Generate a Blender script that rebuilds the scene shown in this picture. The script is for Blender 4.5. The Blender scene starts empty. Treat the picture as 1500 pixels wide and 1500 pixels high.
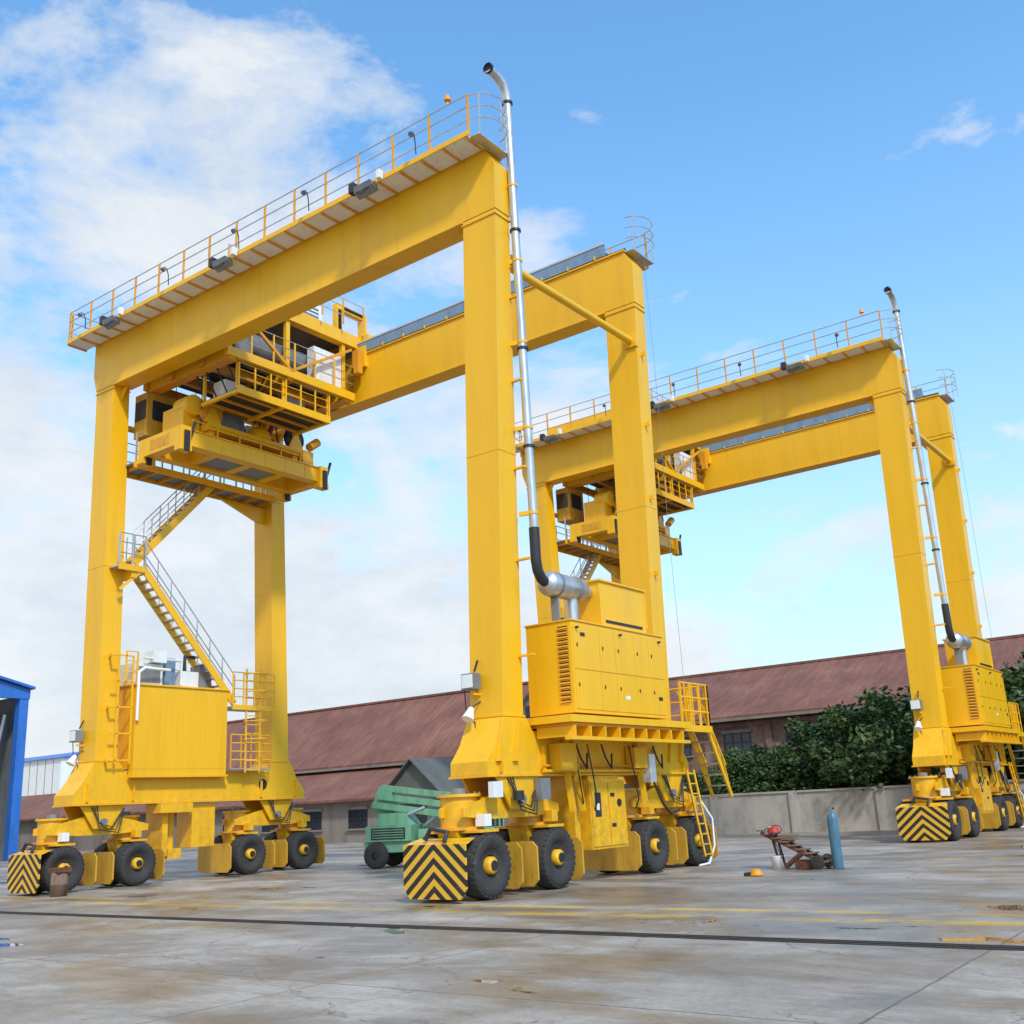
import bpy, math, random
from mathutils import Vector, Matrix
random.seed(7)
sc=bpy.context.scene
sc.view_settings.view_transform='Standard'
sc.view_settings.look='None'
sc.view_settings.exposure=0

# ------------------------------------------------------------ materials
MATS={}
def nt(name):
    m=bpy.data.materials.new(name);m.use_nodes=True
    t=m.node_tree;b=t.nodes['Principled BSDF'];MATS[name]=m
    return m,t,b
def ramp(t,src,stops):
    r=t.nodes.new('ShaderNodeValToRGB')
    while len(r.color_ramp.elements)<len(stops): r.color_ramp.elements.new(.5)
    for e,(p,c) in zip(r.color_ramp.elements,stops):
        e.position=p;e.color=c if len(c)==4 else (*c,1)
    t.links.new(src,r.inputs[0]);return r
def noise(t,vec,scale,detail=4,rough=.55,dist=0):
    n=t.nodes.new('ShaderNodeTexNoise');n.inputs['Scale'].default_value=scale
    n.inputs['Detail'].default_value=detail;n.inputs['Roughness'].default_value=rough
    n.inputs['Distortion'].default_value=dist
    if vec: t.links.new(vec,n.inputs['Vector'])
    return n
def mix(t,fac,a,b,mode='MIX'):
    m=t.nodes.new('ShaderNodeMix');m.data_type='RGBA';m.blend_type=mode
    for i,x in ((0,fac),(6,a),(7,b)):
        if isinstance(x,bpy.types.NodeSocket): t.links.new(x,m.inputs[i])
        else: m.inputs[i].default_value=x if i==0 else (*x,1)
    return m.outputs[2]
def math_(t,op,a,b=None,clamp=False):
    m=t.nodes.new('ShaderNodeMath');m.operation=op;m.use_clamp=clamp
    for i,x in enumerate((a,b)):
        if x is None: continue
        if isinstance(x,bpy.types.NodeSocket): t.links.new(x,m.inputs[i])
        else: m.inputs[i].default_value=x
    return m.outputs[0]
def simple(name,col,rough=.5,metal=0,var=.25,scale=3,stretch=(1,1,.3),dirt=None,bump=0,damt=.75,low=None):
    m,t,b=nt(name)
    tc=t.nodes.new('ShaderNodeTexCoord')
    mp=t.nodes.new('ShaderNodeMapping');mp.inputs['Scale'].default_value=stretch
    t.links.new(tc.outputs['Object'],mp.inputs[0])
    n=noise(t,mp.outputs[0],scale,6,.65)
    d=tuple(c*(1-var) for c in col);l=tuple(min(1,c*(1+var*.4)) for c in col)
    r=ramp(t,n.outputs[0],[(.32,d),(.5,col),(.7,l)])
    out=r.outputs[0]
    if dirt:
        n2=noise(t,mp.outputs[0],scale*2.3,8,.7)
        r2=ramp(t,n2.outputs[0],[(.56,(0,0,0)),(.74,(damt,damt,damt))])
        out=mix(t,r2.outputs[0],out,dirt)
    if low:   # road grime, thicker near the ground
        s=t.nodes.new('ShaderNodeSeparateXYZ');t.links.new(tc.outputs['Object'],s.inputs[0])
        g=math_(t,'SUBTRACT',1.,math_(t,'DIVIDE',s.outputs[2],3.6),True)
        n4=noise(t,tc.outputs['Object'],5,8,.7)
        r4=ramp(t,n4.outputs[0],[(.42,(0,0,0)),(.66,(1,1,1))])
        out=mix(t,math_(t,'MULTIPLY',math_(t,'MULTIPLY',g,r4.outputs[0]),.75),out,low)
    t.links.new(out,b.inputs['Base Color'])
    rr=ramp(t,n.outputs[0],[(.3,(rough*.8,)*3),(.7,(min(1,rough*1.25),)*3)])
    t.links.new(rr.outputs[0],b.inputs['Roughness'])
    b.inputs['Metallic'].default_value=metal
    if bump:
        n3=noise(t,tc.outputs['Object'],25,4)
        bp=t.nodes.new('ShaderNodeBump');bp.inputs['Strength'].default_value=bump;bp.inputs['Distance'].default_value=.02
        t.links.new(n3.outputs[0],bp.inputs['Height']);t.links.new(bp.outputs[0],b.inputs['Normal'])
    return m
simple('yellow_paint',(.88,.465,.008),.38,var=.09,scale=1.3,stretch=(1,1,.12),dirt=(.68,.33,.02),damt=.5,bump=.03,low=(.30,.17,.05))
simple('orange_paint',(.74,.32,.015),.45,var=.2,scale=2,dirt=(.3,.14,.03))
simple('guard_yellow',(.58,.32,.03),.5,var=.3,scale=3,dirt=(.22,.14,.07))
simple('galvanised',(.56,.57,.58),.36,metal=.7,var=.2,scale=5)
simple('white_metal',(.80,.80,.79),.5,var=.12,scale=2,dirt=(.5,.47,.4))
simple('grey_metal',(.24,.25,.26),.5,metal=.3,var=.3,scale=4)
simple('dark_metal',(.035,.035,.04),.5,metal=.3,var=.3,scale=4)
simple('black_hole',(.01,.01,.012),.8,var=.1)
simple('tyre_rubber',(.04,.037,.035),.85,var=.3,scale=6,stretch=(1,1,1),dirt=(.13,.115,.095),bump=.2)
simple('bluegrey_metal',(.20,.30,.42),.4,metal=.3,var=.2)
simple('rust',(.16,.06,.03),.85,var=.45,scale=5,stretch=(1,1,1),bump=.3)
simple('channel_steel',(.055,.045,.038),.7,metal=.3,var=.45,scale=3,stretch=(1,1,1),dirt=(.16,.11,.07),bump=.3)
simple('green_paint',(.16,.38,.23),.5,var=.3,scale=3,dirt=(.12,.18,.12))
simple('blue_paint',(.03,.15,.50),.45,var=.2,scale=1)
simple('steel_blue',(.07,.19,.28),.45,var=.3,scale=6,dirt=(.15,.14,.12))
simple('red_paint',(.42,.035,.025),.5,var=.2)
simple('white_paint',(.78,.78,.76),.5,var=.1)
simple('glass_dark',(.03,.04,.05),.12,var=.3)
simple('amber',(.85,.30,.01),.3,var=.1)
simple('plaster_wall',(.44,.42,.39),.9,var=.35,scale=.8,stretch=(1,1,.5),dirt=(.16,.155,.135),bump=.2)
simple('low_wall_plaster',(.25,.21,.18),.9,var=.35,scale=.6,dirt=(.10,.08,.07))
simple('bark',(.09,.065,.045),.9,var=.4,scale=6,bump=.5)
simple('tarp_grey',(.12,.125,.11),.8,var=.3,scale=1)
simple('wood',(.2,.13,.09),.8,var=.4,scale=7)

def leaf_mat():
    m,t,b=nt('leaves')
    tc=t.nodes.new('ShaderNodeTexCoord')
    n=noise(t,tc.outputs['Object'],1.3,4,.6)
    r=ramp(t,n.outputs[0],[(.3,(.020,.045,.012)),(.5,(.042,.09,.020)),(.72,(.10,.165,.035))])
    t.links.new(r.outputs[0],b.inputs['Base Color']);b.inputs['Roughness'].default_value=.6
leaf_mat()
def chevron_mat():
    m,t,b=nt('hazard_stripes')
    tc=t.nodes.new('ShaderNodeTexCoord');s=t.nodes.new('ShaderNodeSeparateXYZ')
    t.links.new(tc.outputs['Object'],s.inputs[0])
    v=math_(t,'ADD',math_(t,'MULTIPLY',math_(t,'ABSOLUTE',s.outputs[0]),.85),s.outputs[2])
    fr=math_(t,'FRACT',math_(t,'DIVIDE',math_(t,'ADD',v,10),.27))
    g=math_(t,'GREATER_THAN',fr,.5)
    n=noise(t,tc.outputs['Object'],9,6,.7)
    r=ramp(t,n.outputs[0],[(.58,(0,0,0)),(.75,(.6,.6,.6))])
    c=mix(t,g,(.78,.43,.03),(.018,.018,.018))
    c=mix(t,r.outputs[0],c,(.25,.2,.13))
    t.links.new(c,b.inputs['Base Color']);b.inputs['Roughness'].default_value=.5
chevron_mat()
def roof_mat():
    m,t,b=nt('brown_roof_tiles')
    tc=t.nodes.new('ShaderNodeTexCoord')
    w=t.nodes.new('ShaderNodeTexWave');w.inputs['Scale'].default_value=1.6;w.wave_type='BANDS';w.bands_direction='X'
    w.inputs['Distortion'].default_value=.6
    t.links.new(tc.outputs['Object'],w.inputs['Vector'])
    n=noise(t,tc.outputs['Object'],.35,8,.7)
    mp=t.nodes.new('ShaderNodeMapping');mp.inputs['Scale'].default_value=(1.5,.25,.25)
    t.links.new(tc.outputs['Object'],mp.inputs[0]);n2=noise(t,mp.outputs[0],2,6,.7)
    r=ramp(t,n.outputs[0],[(.3,(.16,.068,.048)),(.5,(.225,.092,.066)),(.7,(.28,.13,.09))])
    r2=ramp(t,n2.outputs[0],[(.35,(.68,.68,.68)),(.65,(1.08,1.05,1.0))])
    c=mix(t,1.,r.outputs[0],r2.outputs[0],'MULTIPLY')
    t.links.new(c,b.inputs['Base Color']);b.inputs['Roughness'].default_value=.85
    bp=t.nodes.new('ShaderNodeBump');bp.inputs['Strength'].default_value=.2;bp.inputs['Distance'].default_value=.06
    t.links.new(w.outputs[0],bp.inputs['Height']);t.links.new(bp.outputs[0],b.inputs['Normal'])
roof_mat()
def brick_mat():
    m,t,b=nt('brick_wall')
    tc=t.nodes.new('ShaderNodeTexCoord')
    mp=t.nodes.new('ShaderNodeMapping');mp.inputs['Rotation'].default_value=(math.radians(90),0,0)
    t.links.new(tc.outputs['Object'],mp.inputs[0])
    br=t.nodes.new('ShaderNodeTexBrick');br.inputs['Scale'].default_value=1
    br.inputs['Brick Width'].default_value=.25;br.inputs['Row Height'].default_value=.08;br.inputs['Mortar Size'].default_value=.008
    br.inputs['Color1'].default_value=(.19,.09,.07,1);br.inputs['Color2'].default_value=(.25,.13,.10,1);br.inputs['Mortar'].default_value=(.22,.19,.17,1)
    t.links.new(mp.outputs[0],br.inputs['Vector'])
    n=noise(t,tc.outputs['Object'],.5,7,.7)
    r=ramp(t,n.outputs[0],[(.35,(.55,.5,.48)),(.65,(1.15,1.15,1.15))])
    c=mix(t,1.,br.outputs[0],r.outputs[0],'MULTIPLY')
    n5=noise(t,tc.outputs['Object'],1.1,8,.7);r5=ramp(t,n5.outputs[0],[(.55,(0,0,0)),(.66,(.7,.7,.7))])
    c=mix(t,r5.outputs[0],c,(.30,.25,.21))
    t.links.new(c,b.inputs['Base Color']);b.inputs['Roughness'].default_value=.9
brick_mat()
def ground_mat():
    m,t,b=nt('concrete_yard')
    tc=t.nodes.new('ShaderNodeTexCoord');O=tc.outputs['Object']
    big=noise(t,O,.12,6,.6,.4);mid=noise(t,O,.9,9,.72);fine=noise(t,O,14,6,.75)
    base=ramp(t,mid.outputs[0],[(.3,(.30,.265,.225)),(.5,(.42,.375,.325)),(.7,(.52,.475,.42))]).outputs[0]
    bigr=ramp(t,big.outputs[0],[(.35,(.76,.74,.72)),(.62,(1.08,1.08,1.08))]).outputs[0]
    c=mix(t,1.,base,bigr,'MULTIPLY')
    fr=ramp(t,fine.outputs[0],[(.3,(.78,.78,.78)),(.7,(1.14,1.14,1.14))]).outputs[0]
    c=mix(t,1.,c,fr,'MULTIPLY')
    mp=t.nodes.new('ShaderNodeMapping');mp.inputs['Location'].default_value=(1.5,4.2,0)
    t.links.new(O,mp.inputs[0])
    br=t.nodes.new('ShaderNodeTexBrick');br.inputs['Scale'].default_value=1;br.offset=0
    br.inputs['Brick Width'].default_value=6;br.inputs['Row Height'].default_value=4.5;br.inputs['Mortar Size'].default_value=.016
    br.inputs['Color1'].default_value=(.9,.9,.9,1);br.inputs['Color2'].default_value=(1.06,1.05,1.03,1);br.inputs['Mortar'].default_value=(.45,.42,.38,1)
    wn=noise(t,O,1.5,3);ws=t.nodes.new('ShaderNodeVectorMath');ws.operation='SCALE';ws.inputs['Scale'].default_value=.09
    t.links.new(wn.outputs['Color'],ws.inputs[0]);wa=t.nodes.new('ShaderNodeVectorMath');wa.operation='ADD'
    t.links.new(mp.outputs[0],wa.inputs[0]);t.links.new(ws.outputs[0],wa.inputs[1])
    t.links.new(wa.outputs[0],br.inputs['Vector'])
    c=mix(t,1.,c,br.outputs[0],'MULTIPLY')
    vo=t.nodes.new('ShaderNodeTexVoronoi');vo.feature='DISTANCE_TO_EDGE';vo.inputs['Scale'].default_value=.33
    w2=noise(t,O,.8,6,.7);w3=t.nodes.new('ShaderNodeVectorMath');w3.operation='ADD';t.links.new(O,w3.inputs[0]);t.links.new(w2.outputs['Color'],w3.inputs[1]);t.links.new(w3.outputs[0],vo.inputs['Vector'])
    ck=math_(t,'MULTIPLY',math_(t,'LESS_THAN',vo.outputs['Distance'],.004),math_(t,'GREATER_THAN',big.outputs[0],.48))
    c=mix(t,math_(t,'MULTIPLY',ck,.6),c,(.09,.08,.07))
    # brown stains and dark oily marks
    mp2=t.nodes.new('ShaderNodeMapping');mp2.inputs['Scale'].default_value=(.35,.8,1);mp2.inputs['Location'].default_value=(5,2,0);t.links.new(O,mp2.inputs[0])
    st=noise(t,mp2.outputs[0],.9,9,.7,.6)
    sr=ramp(t,st.outputs[0],[(.46,(0,0,0)),(.62,(.72,.72,.72))]).outputs[0]
    c=mix(t,sr,c,(.22,.165,.115))
    st2=noise(t,mp2.outputs[0],2.6,9,.75,.3)
    sr2=ramp(t,st2.outputs[0],[(.56,(0,0,0)),(.68,(.6,.6,.6))]).outputs[0]
    c=mix(t,sr2,c,(.13,.115,.10))
    s=t.nodes.new('ShaderNodeSeparateXYZ');t.links.new(O,s.inputs[0])
    def band(y,w):
        return math_(t,'LESS_THAN',math_(t,'ABSOLUTE',math_(t,'SUBTRACT',s.outputs[1],y)),w)
    yb=math_(t,'ADD',band(-2.0,.2),math_(t,'ADD',band(-1.0,.14),band(10.8,.15)),True)
    pn=noise(t,O,.55,9,.8)
    pr=ramp(t,pn.outputs[0],[(.44,(0,0,0)),(.54,(.85,.85,.85))]).outputs[0]
    c=mix(t,math_(t,'MULTIPLY',yb,pr),c,(.62,.40,.05))
    pv=t.nodes.new('ShaderNodeMapping');pv.inputs['Scale'].default_value=(.32,.55,1);pv.inputs['Location'].default_value=(3.1,7.7,0);t.links.new(O,pv.inputs[0])
    pd=noise(t,pv.outputs[0],.9,8,.6,.3)
    wet=ramp(t,pd.outputs[0],[(.44,(0,0,0)),(.56,(1,1,1))]).outputs[0]
    pool=ramp(t,pd.outputs[0],[(.635,(0,0,0)),(.645,(1,1,1))]).outputs[0]
    c=mix(t,wet,c,mix(t,1.,c,(.72,.69,.66),'MULTIPLY'))
    c=mix(t,pool,c,mix(t,1.,c,(.6,.58,.55),'MULTIPLY'))
    t.links.new(c,b.inputs['Base Color'])
    ro=mix(t,wet,(.72,.72,.72),(.33,.33,.33));ro=mix(t,pool,ro,(.02,.02,.02))
    t.links.new(ro,b.inputs['Roughness'])
    b.inputs['Specular IOR Level'].default_value=.35
    hb=math_(t,'ADD',math_(t,'MULTIPLY',fine.outputs[0],.35),mid.outputs[0])
    bp=t.nodes.new('ShaderNodeBump');bp.inputs['Distance'].default_value=.025
    t.links.new(hb,bp.inputs['Height'])
    t.links.new(math_(t,'MULTIPLY',math_(t,'SUBTRACT',1.,pool),.45),bp.inputs['Strength'])
    t.links.new(bp.outputs[0],b.inputs['Normal'])
ground_mat()

# ------------------------------------------------------------ mesh helpers
class Part:
    def __init__(s,name): s.name=name;s.v=[];s.f=[];s.m=[];s.s=[];s.mats=[]
    def add(s,vs,fs,mat,smooth=False):
        if mat not in s.mats: s.mats.append(mat)
        k=s.mats.index(mat);o=len(s.v)
        s.v+= [tuple(v) for v in vs]
        for f in fs: s.f.append(tuple(i+o for i in f));s.m.append(k);s.s.append(smooth)
    def hexa(s,b,t,mat):
        s.add(list(b)+list(t),[(3,2,1,0),(4,5,6,7),(0,1,5,4),(1,2,6,5),(2,3,7,6),(3,0,4,7)],mat)
    def box(s,x0,x1,y0,y1,z0,z1,mat):
        s.hexa([(x0,y0,z0),(x1,y0,z0),(x1,y1,z0),(x0,y1,z0)],[(x0,y0,z1),(x1,y0,z1),(x1,y1,z1),(x0,y1,z1)],mat)
    def beam(s,a,b,w,h,mat,up=(0,0,1)):
        a=Vector(a);b=Vector(b);d=(b-a).normalized();u=Vector(up)
        r=d.cross(u)
        if r.length<1e-3: r=d.cross(Vector((0,1,0)))
        r.normalize();u=r.cross(d).normalized();r=r*w/2;u=u*h/2
        s.hexa([a-r-u,a+r-u,a+r+u,a-r+u],[b-r-u,b+r-u,b+r+u,b-r+u],mat)
    def tube(s,pts,r,mat,n=8,cap=True):
        pts=[Vector(p) for p in pts];rr=r if isinstance(r,(list,tuple)) else [r]*len(pts)
        vs=[];fs=[];ref=None
        for i,p in enumerate(pts):
            if i==0:d=pts[1]-p
            elif i==len(pts)-1:d=p-pts[i-1]
            else:d=(pts[i+1]-p).normalized()+(p-pts[i-1]).normalized()
            d.normalize()
            if ref is None:
                ref=d.cross(Vector((0,0,1)))
                if ref.length<.05: ref=d.cross(Vector((0,1,0)))
            e=(ref-d*ref.dot(d)).normalized();ref=e;g=d.cross(e)
            for k in range(n):
                A=2*math.pi*k/n;vs.append(p+(e*math.cos(A)+g*math.sin(A))*rr[i])
        for i in range(len(pts)-1):
            for k in range(n):
                k2=(k+1)%n;fs.append((i*n+k,i*n+k2,(i+1)*n+k2,(i+1)*n+k))
        s.add(vs,fs,mat,n>=8)
        if cap:
            s.add(vs[:n],[tuple(range(n-1,-1,-1))],mat);s.add(vs[-n:],[tuple(range(n))],mat)
    def prism(s,poly,axis,a0,a1,mat):
        def P(u,v,a):
            return (a,u,v) if axis==0 else ((u,a,v) if axis==1 else (u,v,a))
        n=len(poly);vs=[P(u,v,a0) for u,v in poly]+[P(u,v,a1) for u,v in poly]
        fs=[tuple(range(n-1,-1,-1)),tuple(range(n,2*n))]+[(i,(i+1)%n,n+(i+1)%n,n+i) for i in range(n)]
        s.add(vs,fs,mat)
    def lathe(s,c,axis,prof,mat,n=36,smooth=True):
        vs=[];fs=[]
        for o,r in prof:
            for k in range(n):
                A=2*math.pi*k/n;u=r*math.cos(A);v=r*math.sin(A)
                q=(o,u,v) if axis==0 else ((u,o,v) if axis==1 else (u,v,o))
                vs.append((c[0]+q[0],c[1]+q[1],c[2]+q[2]))
        for i in range(len(prof)-1):
            for k in range(n):
                k2=(k+1)%n;fs.append((i*n+k,i*n+k2,(i+1)*n+k2,(i+1)*n+k))
        s.add(vs,fs,mat,smooth)
    def rail(s,pts,h=1.05,sp=1.2,mat='galvanised',pm=None,mids=(.35,.7),r=.018,pr=.025):
        pts=[Vector(p) for p in pts];pm=pm or mat
        for i in range(len(pts)-1):
            a,b=pts[i],pts[i+1];L=(b-a).length;n=max(1,round(L/sp))
            for k in range(n+1):
                p=a+(b-a)*k/n;s.beam(p,p+Vector((0,0,h)),pr*2,pr*2,pm,(0,1,0))
            for f in (*mids,1.): s.tube([a+Vector((0,0,h*f)),b+Vector((0,0,h*f))],r,mat,6)
    def build(s,parent=None,bevel=0,origin=None):
        me=bpy.data.meshes.new(s.name)
        o=Vector(origin) if origin else Vector((0,0,0))
        me.from_pydata([tuple(Vector(v)-o) for v in s.v],[],s.f)
        for m in s.mats: me.materials.append(MATS[m])
        me.polygons.foreach_set('material_index',s.m);me.polygons.foreach_set('use_smooth',s.s)
        me.update()
        import bmesh
        bm=bmesh.new();bm.from_mesh(me);bmesh.ops.recalc_face_normals(bm,faces=bm.faces);bm.to_mesh(me);bm.free()
        ob=bpy.data.objects.new(s.name,me);bpy.context.collection.objects.link(ob);ob.location=o
        if parent: ob.parent=parent
        if bevel:
            md=ob.modifiers.new('Bevel','BEVEL');md.width=bevel;md.segments=2;md.limit_method='ANGLE';md.angle_limit=math.radians(50)
        return ob
def empty(name,loc=(0,0,0)):
    e=bpy.data.objects.new(name,None);e.location=loc;e.empty_display_size=.5;bpy.context.collection.objects.link(e);return e
Y='yellow_paint'
YM=lambda y:9.2-y

# ------------------------------------------------------------ gantry crane
def make_crane():
    root=empty('rubber_tyred_gantry_crane')
    S=Part('portal_frame')
    for side in (0,1):
        if side==0: xb=(-1.05,-.15);xt=(-.80,.22)
        else: xb=(-16.55,-15.65);xt=(-17.02,-16.0)
        for fr in (0,1):
            yb=(.80,1.55);yt=(.92,1.50)
            if fr: yb=(YM(yb[1]),YM(yb[0]));yt=(YM(yt[1]),YM(yt[0]))
            S.hexa([(xb[0],yb[0],3.65),(xb[1],yb[0],3.65),(xb[1],yb[1],3.65),(xb[0],yb[1],3.65)],
                   [(xt[0],yt[0],16.06),(xt[1],yt[0],16.06),(xt[1],yt[1],16.06),(xt[0],yt[1],16.06)],Y)
            for z,g in ((3.7,.035),(15.95,.03),(9.8,.008)):
                f=(z-3.65)/12.4
                X0=xb[0]+(xt[0]-xb[0])*f;X1=xb[1]+(xt[1]-xb[1])*f
                Y0=yb[0]+(yt[0]-yb[0])*f;Y1=yb[1]+(yt[1]-yb[1])*f
                S.box(X0-g,X1+g,Y0-g,Y1+g,z-.02,z+.02,Y)
        x0,x1=(-1.10,-.10) if side==0 else (-16.60,-15.60)
        S.prism([(.12,2.45),(9.08,2.45),(9.08,2.72),(8.75,3.1),(8.45,3.66),(7.6,3.66),(7.4,3.38),(1.8,3.38),(1.6,3.66),(.75,3.66),(.45,3.1),(.12,2.72)],0,x0,x1,Y)
        for yy in (.55,2.1,7.1,8.65):
            S.prism([(yy-.02,2.5),(yy+.02,2.5),(yy+.02,3.05),(yy-.02,3.05)],0,x1+.004,x1+.10,Y)
        S.box(x0-.05,x1+.05,.10,9.10,2.40,2.446,Y)
    for fr in (0,1):
        y0,y1=(.92,1.50)
        if fr:y0,y1=YM(1.50),YM(.92)
        S.prism([(-17.25,16.7),(-17.05,16.08),(.24,16.08),(.27,17.35),(.0,17.82),(-17.25,17.82)],1,y0-.01,y1+.01,Y)
        S.box(-17.3,.05,y0-.07,y1+.07,17.824,17.87,Y)
        S.box(-16.0,-.8,y0-.05,y1+.05,16.03,16.076,Y)
        for x in (-12.9,-8.6,-4.4): S.box(x-.012,x+.012,y0-.018,y1+.018,16.08,17.81,Y)
        S.prism([(-.80,16.0),(-1.15,16.0),(-.80,15.5)],1,(y0+y1)/2-.02,(y0+y1)/2+.02,Y)
        S.prism([(-16.0,16.0),(-15.65,16.0),(-16.0,15.5)],1,(y0+y1)/2-.02,(y0+y1)/2+.02,Y)
        ym=(y0+y1)/2+(.15 if not fr else -.15)
        S.box(-17.2,.0,ym-.04,ym+.04,17.874,18.0,'dark_metal')
    S.tube([(.0,1.45,14.85),(.0,7.75,14.85)],.11,Y,14)
    S.box(-.2,.2,1.44,1.60,14.65,15.05,Y);S.box(-.2,.2,7.62,7.78,14.65,15.05,Y)
    S.tube([(-16.5,1.45,14.85),(-16.5,7.75,14.85)],.11,Y,14)
    for z in (5,7.2,9.4,11.6,13.8):
        f=(z-3.95)/12.1
        S.box(-.15+.37*f,.30+.1*f,1.42,1.50,z,z+.05,Y)
        S.box(-.15+.37*f,.02+.37*f,YM(1.3),YM(1.25),z+.6,z+.72,Y)
    S.lathe((-15.597,7.2,2.92),0,[(0,.0),(0.012,.0),(.012,.18),(0,.18)],'black_hole',24)
    S.build(root,.018)
    T=Part('cable_tray')
    T.box(-14,-.6,7.62,7.66,17.9,18.28,'bluegrey_metal');T.box(-14,-.6,7.66,7.84,18.0,18.04,'bluegrey_metal')
    T.box(-14,-.6,7.60,7.66,18.28,18.34,'galvanised')
    for i in range(14): T.box(-14+i,-13.95+i,7.6,7.84,17.875,18.0,Y)
    T.box(-17.1,-.3,.93,.96,17.875,18.05,'bluegrey_metal')
    for k in range(3): T.tube([(-16.8,1.02+.05*k,17.92),(-.5,1.02+.05*k,17.92)],.02,'dark_metal',6)
    T.tube([(.30,8.4,17.8),(.33,8.42,14),(.3,8.4,9),(.32,8.45,4.8)],.006,'grey_metal',6)
    T.build(root)
    W=Part('girder_walkways')
    for fr in (0,1):
        g=(lambda y:y) if not fr else YM
        a,b=sorted((g(.15),g(.845)))
        W.box(-17.7,.05,a,b,17.80,17.835,'white_metal')
        c,d=sorted((g(.115),g(.147)));W.box(-17.75,.1,c,d,17.79,17.93,Y)
        n=24
        for i in range(n+1):
            x=-17.7+17.7*i/n
            W.box(x-.025,x+.025,a,b,17.745,17.797,O_)
        W.rail([(-17.7,g(.17),17.84),(.08,g(.17),17.84)],1.15,1.27,'galvanised','orange_paint')
        W.rail([(-17.7,g(.26),17.84),(-17.7,g(1.5),17.84)],1.15,1.2,'galvanised','orange_paint')
        arc=[(.08,g(.17),18.98)]
        for k in range(7):
            A=math.pi*k/6; arc.append((.08+.55*math.sin(A),g(.21+.62*(1-math.cos(A))),18.98))
        for dz in (0,-.35,-.7): W.tube([(x,y,z+dz) for x,y,z in arc],.016,'galvanised',6)
        for q in arc[2::2]: W.beam((q[0],q[1],17.8),(q[0],q[1],18.98),.03,.03,'galvanised',(0,1,0))
        c,d=sorted((g(.26),g(1.5)));W.box(.055,.35,c,d,17.80,17.835,'galvanised')
    W.build(root)
    L=Part('walkway_floodlights')
    for x in (-3.3,-9.2,-14.9):
        L.hexa([(x-.35,-.1,17.62),(x+.35,-.1,17.62),(x+.35,.12,17.52),(x-.35,.12,17.52)],[(x-.3,-.16,17.76),(x+.3,-.16,17.76),(x+.3,.10,17.76),(x-.3,.10,17.76)],'grey_metal')
        L.box(x-.55,x-.36,-.1,.10,17.7,17.98,'dark_metal')
        L.beam((x+.5,.0,17.75),(x+.5,.0,18.0),.12,.16,'white_metal')
        L.tube([(x-.4,-.05,17.7),(x-.1,-.1,17.5),(x+.4,-.05,17.7)],.015,'dark_metal',6)
    for x in (-1.6,-5.6,-8.6,-12,-16.6):
        L.tube([(x,.10,18.0),(x,.08,18.35),(x+.05,-.02,18.5),(x+.1,-.14,18.46)],.018,'dark_metal',6)
        L.tube([(x+.1,-.12,18.48),(x+.12,-.21,18.36)],[.04,.08],'grey_metal',10)
    L.tube([(-.55,.17,19.0),(-.55,.17,19.12)],.025,Y,8);L.tube([(-.55,.17,19.12),(-.55,.17,19.2),(-.55,.17,19.3)],[.09,.08,.03],'amber',12)
    for x in (-.75,-16.3):
        L.box(x-.25,x+.1,.45,.72,4.3,4.65,'grey_metal');L.box(x-.23,x+.08,.435,.45,4.33,4.62,'white_paint')
        L.beam((x,.8,4.2),(x,.55,4.2),.05,.05,Y);L.tube([(x-.1,.6,3.9),(x-.1,.45,3.65)],[.06,.14],'white_paint',12)
        L.beam((x,.8,4.05),(x-.1,.6,3.9),.03,.03,'dark_metal');L.beam((x,.62,4.7),(x,.75,4.95),.04,.04,'dark_metal')
        L.tube([(x-.28,.6,4.3),(x-.3,.65,3.9),(x-.1,.7,3.6),(x,.6,3.3)],.015,'dark_metal',6)
    L.build(root,.008)
    B=Part('bogies')
    Wh=Part('tyres')
    for xc in (-.80,-16.40):
        for y0,y1 in ((0.,2.4),(6.75,9.15)):
            yc=(y0+y1)/2
            xs=xc+.2
            for sx in (-1,1):
                X=xs+sx*.46
                B.prism([(yc-.75,2.40),(yc+.75,2.40),(yc+.28,1.72),(yc-.28,1.72)],0,X-.03,X+.03,Y)
                B.prism([(y0-.5,1.62),(y0+.45,1.55),(y1-.45,1.55),(y1+.5,1.62),(y1+.5,1.8),(yc+.4,2.12),(yc-.4,2.12),(y0-.5,1.8)],0,xs+sx*.30-.04,xs+sx*.30+.04,Y)
            B.tube([(xs-.62,yc,1.92),(xs+.62,yc,1.92)],.10,'grey_metal',14)
            B.box(xs-.26,xs+.26,y0+.3,y1-.3,1.58,2.0,Y)
            for k in range(3):
                B.tube([(xs+.5,yc-.4+.1*k,2.38),(xs+.62+.03*k,yc-.2,1.9-.1*k),(xs+.58,yc+.3+.1*k,1.75-.08*k),(xs+.5,yc+.7,2.3)],.018,'dark_metal',6)
            for y in (y0,y1):
                B.tube([(xc,y,1.42),(xc,y,2.02)],.40,Y,24);B.tube([(xc,y,2.02),(xc,y,2.08)],.47,Y,24)
                B.tube([(xc,y,1.36),(xc,y,1.42)],.52,'orange_paint',24)
                B.tube([(xc,y,2.08),(xc,y,2.2)],.16,'grey_metal',12)
                for k in range(10):
                    A=k*.628;B.tube([(xc+.43*math.cos(A),y+.43*math.sin(A),2.08),(xc+.43*math.cos(A),y+.43*math.sin(A),2.115)],.025,'grey_metal',6)
                B.prism([(y-.42,1.36),(y+.42,1.36),(y+.2,.5),(y-.2,.5)],0,xc-.26,xc+.26,Y)
                B.box(xc-.7,xc+.8,y-.3,y+.3,1.30,1.36,Y)
                B.box(xc+.5,xc+.76,y-.10,y+.12,1.42,1.66,'white_metal' if y==0. else Y)
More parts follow.
